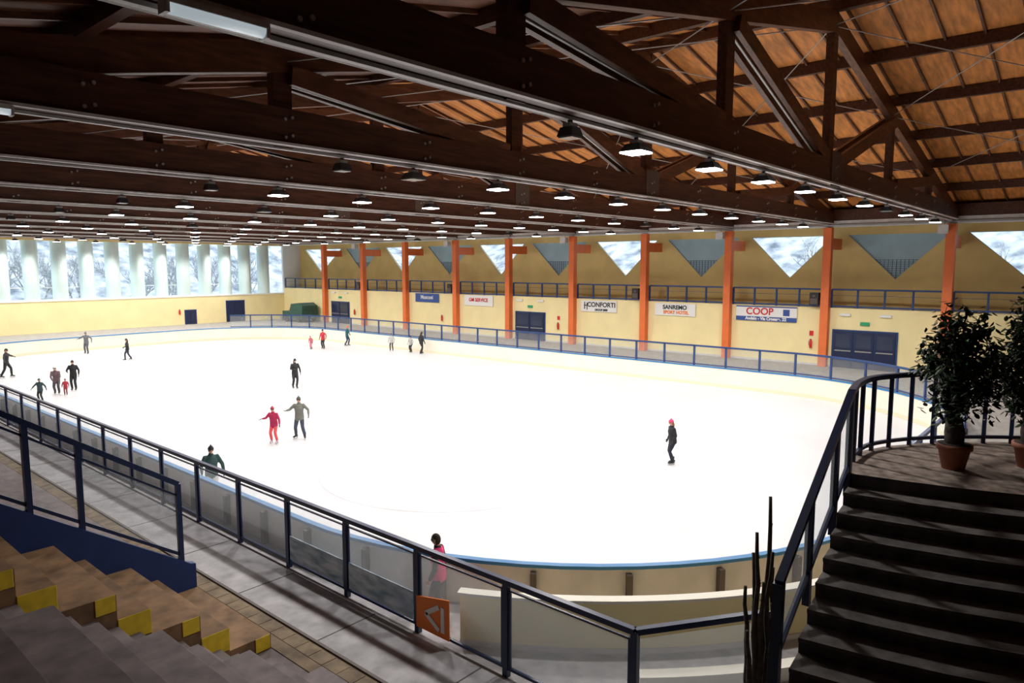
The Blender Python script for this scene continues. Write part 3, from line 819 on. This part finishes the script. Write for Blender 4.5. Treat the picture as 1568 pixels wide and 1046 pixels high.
    def hf(v):
        z = v.z; k = 1.0
        if z < 0: k = 1-0.32*(-z)**1.5
        y = v.y*(1.0 if v.y > 0 else 1.05)
        return rot @ V((v.x*k, y*k+(0.12*(-z) if z < 0 else 0), z))
    P.sphere(hd, (0.076,0.092,0.118), M['skin'], 16, 12, hf)
    R_ = lambda x, y, z: hd + rot @ V((x, y, z))
    P.tube([R_(0,.082,.02), R_(0,.105,-.022), R_(0,.09,-.032)], [0.008,0.014,0.012], M['skin'], 6)
    for sx in (-1, 1):
        P.sphere(R_(.029*sx,.083,.012), (0.012,0.008,0.008), M['white'], 8, 6)
        P.sphere(R_(.029*sx,.090,.012), (0.006,0.004,0.006), M['eye'], 6, 4)
        P.beam(R_(.016*sx,.089,.03), R_(.044*sx,.082,.031), 0.008, 0.005, cm_(hair))
        P.sphere(R_(.077*sx,0,0), (0.010,0.018,0.028), M['skin'], 8, 6)
    P.tube([R_(-.022,.086,-.055), R_(0,.094,-.053), R_(.022,.086,-.055)], [0.004,0.007,0.004], M['lip'], 6)
    def cap(m, sc, zcut_front, zcut_back):
        def fn(v):
            v = v.copy()
            lim = zcut_front if v.y > 0.25 else (zcut_back if v.y < -0.1 else (zcut_front+zcut_back)/2)
            if v.z < lim:
                s_ = math.sqrt(max(0.0, 1-lim*lim))/max(1e-4, math.hypot(v.x, v.y)) if math.hypot(v.x, v.y) > 1e-4 else 0
                v = V((v.x*s_*0.985, v.y*s_*0.985, lim))
            return rot @ v
        P.sphere(hd, tuple(q*sc for q in (0.078,0.096,0.12)), m, 18, 14, fn)
    cap(cm_(hair), 1.06, 0.42, -0.75)
    if longhair:
        P.tube([R_(0,-.07,.03), R_(0,-.10,-.08), R_(0,-.10,-.2), R_(0,-.085,-.29)], [(0.06,0.03),(0.075,0.035),(0.065,0.03),(0.03,0.015)], cm_(hair), 10, ref=(1,0,0))
    if hat:
        hm = cm_(hat); cap(hm, 1.14, 0.30, 0.0)
        P.tube([R_(0,0,.030), R_(0,0,.062)], [(0.089,0.108),(0.086,0.105)], hm, 18, ref=tuple(rot @ V((1,0,0))))
        P.sphere(R_(0,0,.145), 0.024, hm, 8, 6)
    o = P.obj(name, fix=True)
    o.scale = (S, S, S); o.rotation_euler = (0, 0, face); o.location = loc
    return o
K = (0.015,0.015,0.018)
PEOPLE = [
 ('ice_skater', (12.6,53.5,0), -2.2, dict(H=1.82, jacket=K, pants=K, le=(-.42,.05,1.28), lh=(-.62,.15,1.2), re=(.40,.05,1.2), rh=(.58,.15,1.05), lf=(-.2,.2), rf=(.2,-.2))),
 ('ice_skater', (20.4,63.2,0), 2.4, dict(H=1.75, jacket=(.13,.14,.15), pants=(.08,.09,.11), hat=(.2,.2,.2), le=(-.42,.02,1.22), lh=(-.5,.2,1.02), re=(.42,.0,1.25), rh=(.55,.15,1.2), lf=(-.15,.15), rf=(.2,-.15))),
 ('ice_skater', (21.0,56.5,0), 1.2, dict(H=1.62, jacket=K, pants=(.03,.04,.06), longhair=True, le=(-.38,.02,1.2), lh=(-.45,.2,1.1), lf=(-.1,.22), rf=(.12,-.2))),
 ('child_skater', (11.4,42.5,0), 2.3, dict(H=1.22, jacket=(.03,.06,.07), pants=K, hat=(.08,.12,.13), le=(-.40,.02,1.2), lh=(-.52,.1,1.02), re=(.40,.02,1.2), rh=(.52,.1,1.02), puff=1.2, lf=(-.16,.05), rf=(.16,-.05))),
 ('ice_skater', (12.75,44.5,0), 2.7, dict(H=1.68, jacket=(.16,.10,.12), pants=(.08,.07,.08), hat=(.7,.7,.7), lean=.5, crouch=.12, le=(-.22,.22,1.12), lh=(-.14,.38,.92), re=(.22,.22,1.12), rh=(.14,.38,.92))),
 ('child_skater', (12.95,43.75,0), 2.7, dict(H=0.92, jacket=(.4,.03,.05), pants=(.25,.03,.04), hat=(.4,.05,.06), puff=1.2, crouch=.05)),
 ('ice_skater', (13.75,45.0,0), 2.6, dict(H=1.72, jacket=K, pants=K, re=(.3,.1,1.15), rh=(.22,.3,1.1))),
 ('ice_skater', (22.4,36.0,0), 2.9, dict(H=1.72, jacket=K, pants=K, longhair=True, hair=(.02,.012,.01), puff=1.1, re=(.27,.08,1.15), rh=(.12,.26,1.15), lf=(-.06,.12), rf=(.1,-.1))),
 ('child_skater', (14.75,25.35,0), 2.15, dict(H=1.48, jacket=(.42,.015,.08), pants=(.75,.09,.11), hat=(.38,.02,.07), puff=1.14, le=(-.30,.04,1.14), lh=(-.36,.16,.92), re=(.33,.08,1.2), rh=(.46,.22,1.18), lf=(-.14,.05), rf=(.16,-.02), lean=.12, boots=(.5,.4,.42))),
 ('ice_skater', (15.85,25.25,0), 2.35, dict(H=1.74, jacket=(.17,.175,.15), pants=(.045,.06,.09), hat=(.08,.08,.075), puff=1.13, le=(-.38,.04,1.2), lh=(-.42,.2,1.02), re=(.38,.05,1.22), rh=(.46,.24,1.22), lf=(-.2,.04), rf=(.18,-.08), fl=-.3, fr=.5, crouch=.02)),
 ('ice_skater', (35.0,51.7,0), 2.0, dict(H=1.65, jacket=(.5,.03,.04), pants=K, le=(-.36,.03,1.2), lh=(-.42,.2,1.0), lf=(-.15,.1), rf=(.15,-.1))),
 ('child_skater', (34.2,52.3,0), 2.0, dict(H=1.12, jacket=(.5,.12,.16), pants=(.6,.2,.25), hat=(.6,.1,.15), lean=.2)),
 ('ice_skater', (37.7,52.0,0), -2.5, dict(H=1.75, jacket=(.02,.12,.14), pants=(.02,.04,.10), hair=(.6,.15,.03), le=(-.36,.03,1.2), lh=(-.44,.1,1.0), lf=(-.14,.1), rf=(.14,-.1))),
 ('ice_skater', (37.9,46.1,0), 2.2, dict(H=1.45, jacket=(.45,.46,.46), pants=(.05,.05,.07), hat=(.1,.1,.12), puff=1.14, lf=(-.16,.1), rf=(.16,-.1))),
 ('ice_skater', (38.2,44.0,0), 1.8, dict(H=1.35, jacket=(.4,.4,.4), pants=K, hat=K)),
 ('ice_skater', (38.1,42.6,0), -1.6, dict(H=1.75, jacket=K, pants=K, longhair=True, lf=(-.08,.15), rf=(.1,-.15))),
 ('ice_skater', (22.5,11.8,0), 0.9, dict(H=1.60, jacket=(.012,.012,.016), pants=(.012,.014,.03), hat=(.80,.06,.18), hair=(.35,.15,.06), longhair=True, puff=1.18, le=(-.25,-.03,1.14), lh=(-.24,.10,.93), re=(.26,-.04,1.14), rh=(.24,.10,.93), lf=(-.08,.06), rf=(.1,-.05), lean=.08, boots=K)),
 ('ice_skater', (9.75,20.4,0), 2.9, dict(H=1.68, jacket=(.02,.06,.06), pants=(.55,.55,.55), hat=K, puff=1.15, le=(-.32,.05,1.14), lh=(-.34,.14,.92))),
 ('rink_visitor', (9.1,9.75,ZN), 0.5, dict(H=1.70, jacket=K, vest=(.80,.04,.20), pants=(.02,.02,.04), hair=(.04,.02,.012), longhair=False, skates=False, puff=1.12, glove=None)),
]
for nm, loc, fc, kw in PEOPLE: person(nm, loc, fc, **kw)

# ------------------------------------------------------------------ world
w = bpy.data.worlds.new('World'); SC.world = w; w.use_nodes = True
bg = w.node_tree.nodes['Background']; bg.inputs[0].default_value = (0.84, 0.93, 1.0, 1); bg.inputs[1].default_value = 2.1

# ------------------------------------------------------------------ camera
th = math.radians(49.2); p = math.radians(6.12)
F = V((math.sin(th)*math.cos(p), math.cos(th)*math.cos(p), -math.sin(p)))
cam = bpy.data.cameras.new('camera'); cam.lens = 1100*36/1600; cam.sensor_width = 36; cam.clip_end = 600
co = bpy.data.objects.new('camera', cam); co.location = (0,0,7.1); co.rotation_euler = F.to_track_quat('-Z', 'Y').to_euler(); COL.objects.link(co)
SC.camera = co
SC.view_settings.view_transform = 'Standard'
SC.view_settings.look = 'None'
SC.view_settings.exposure = 0
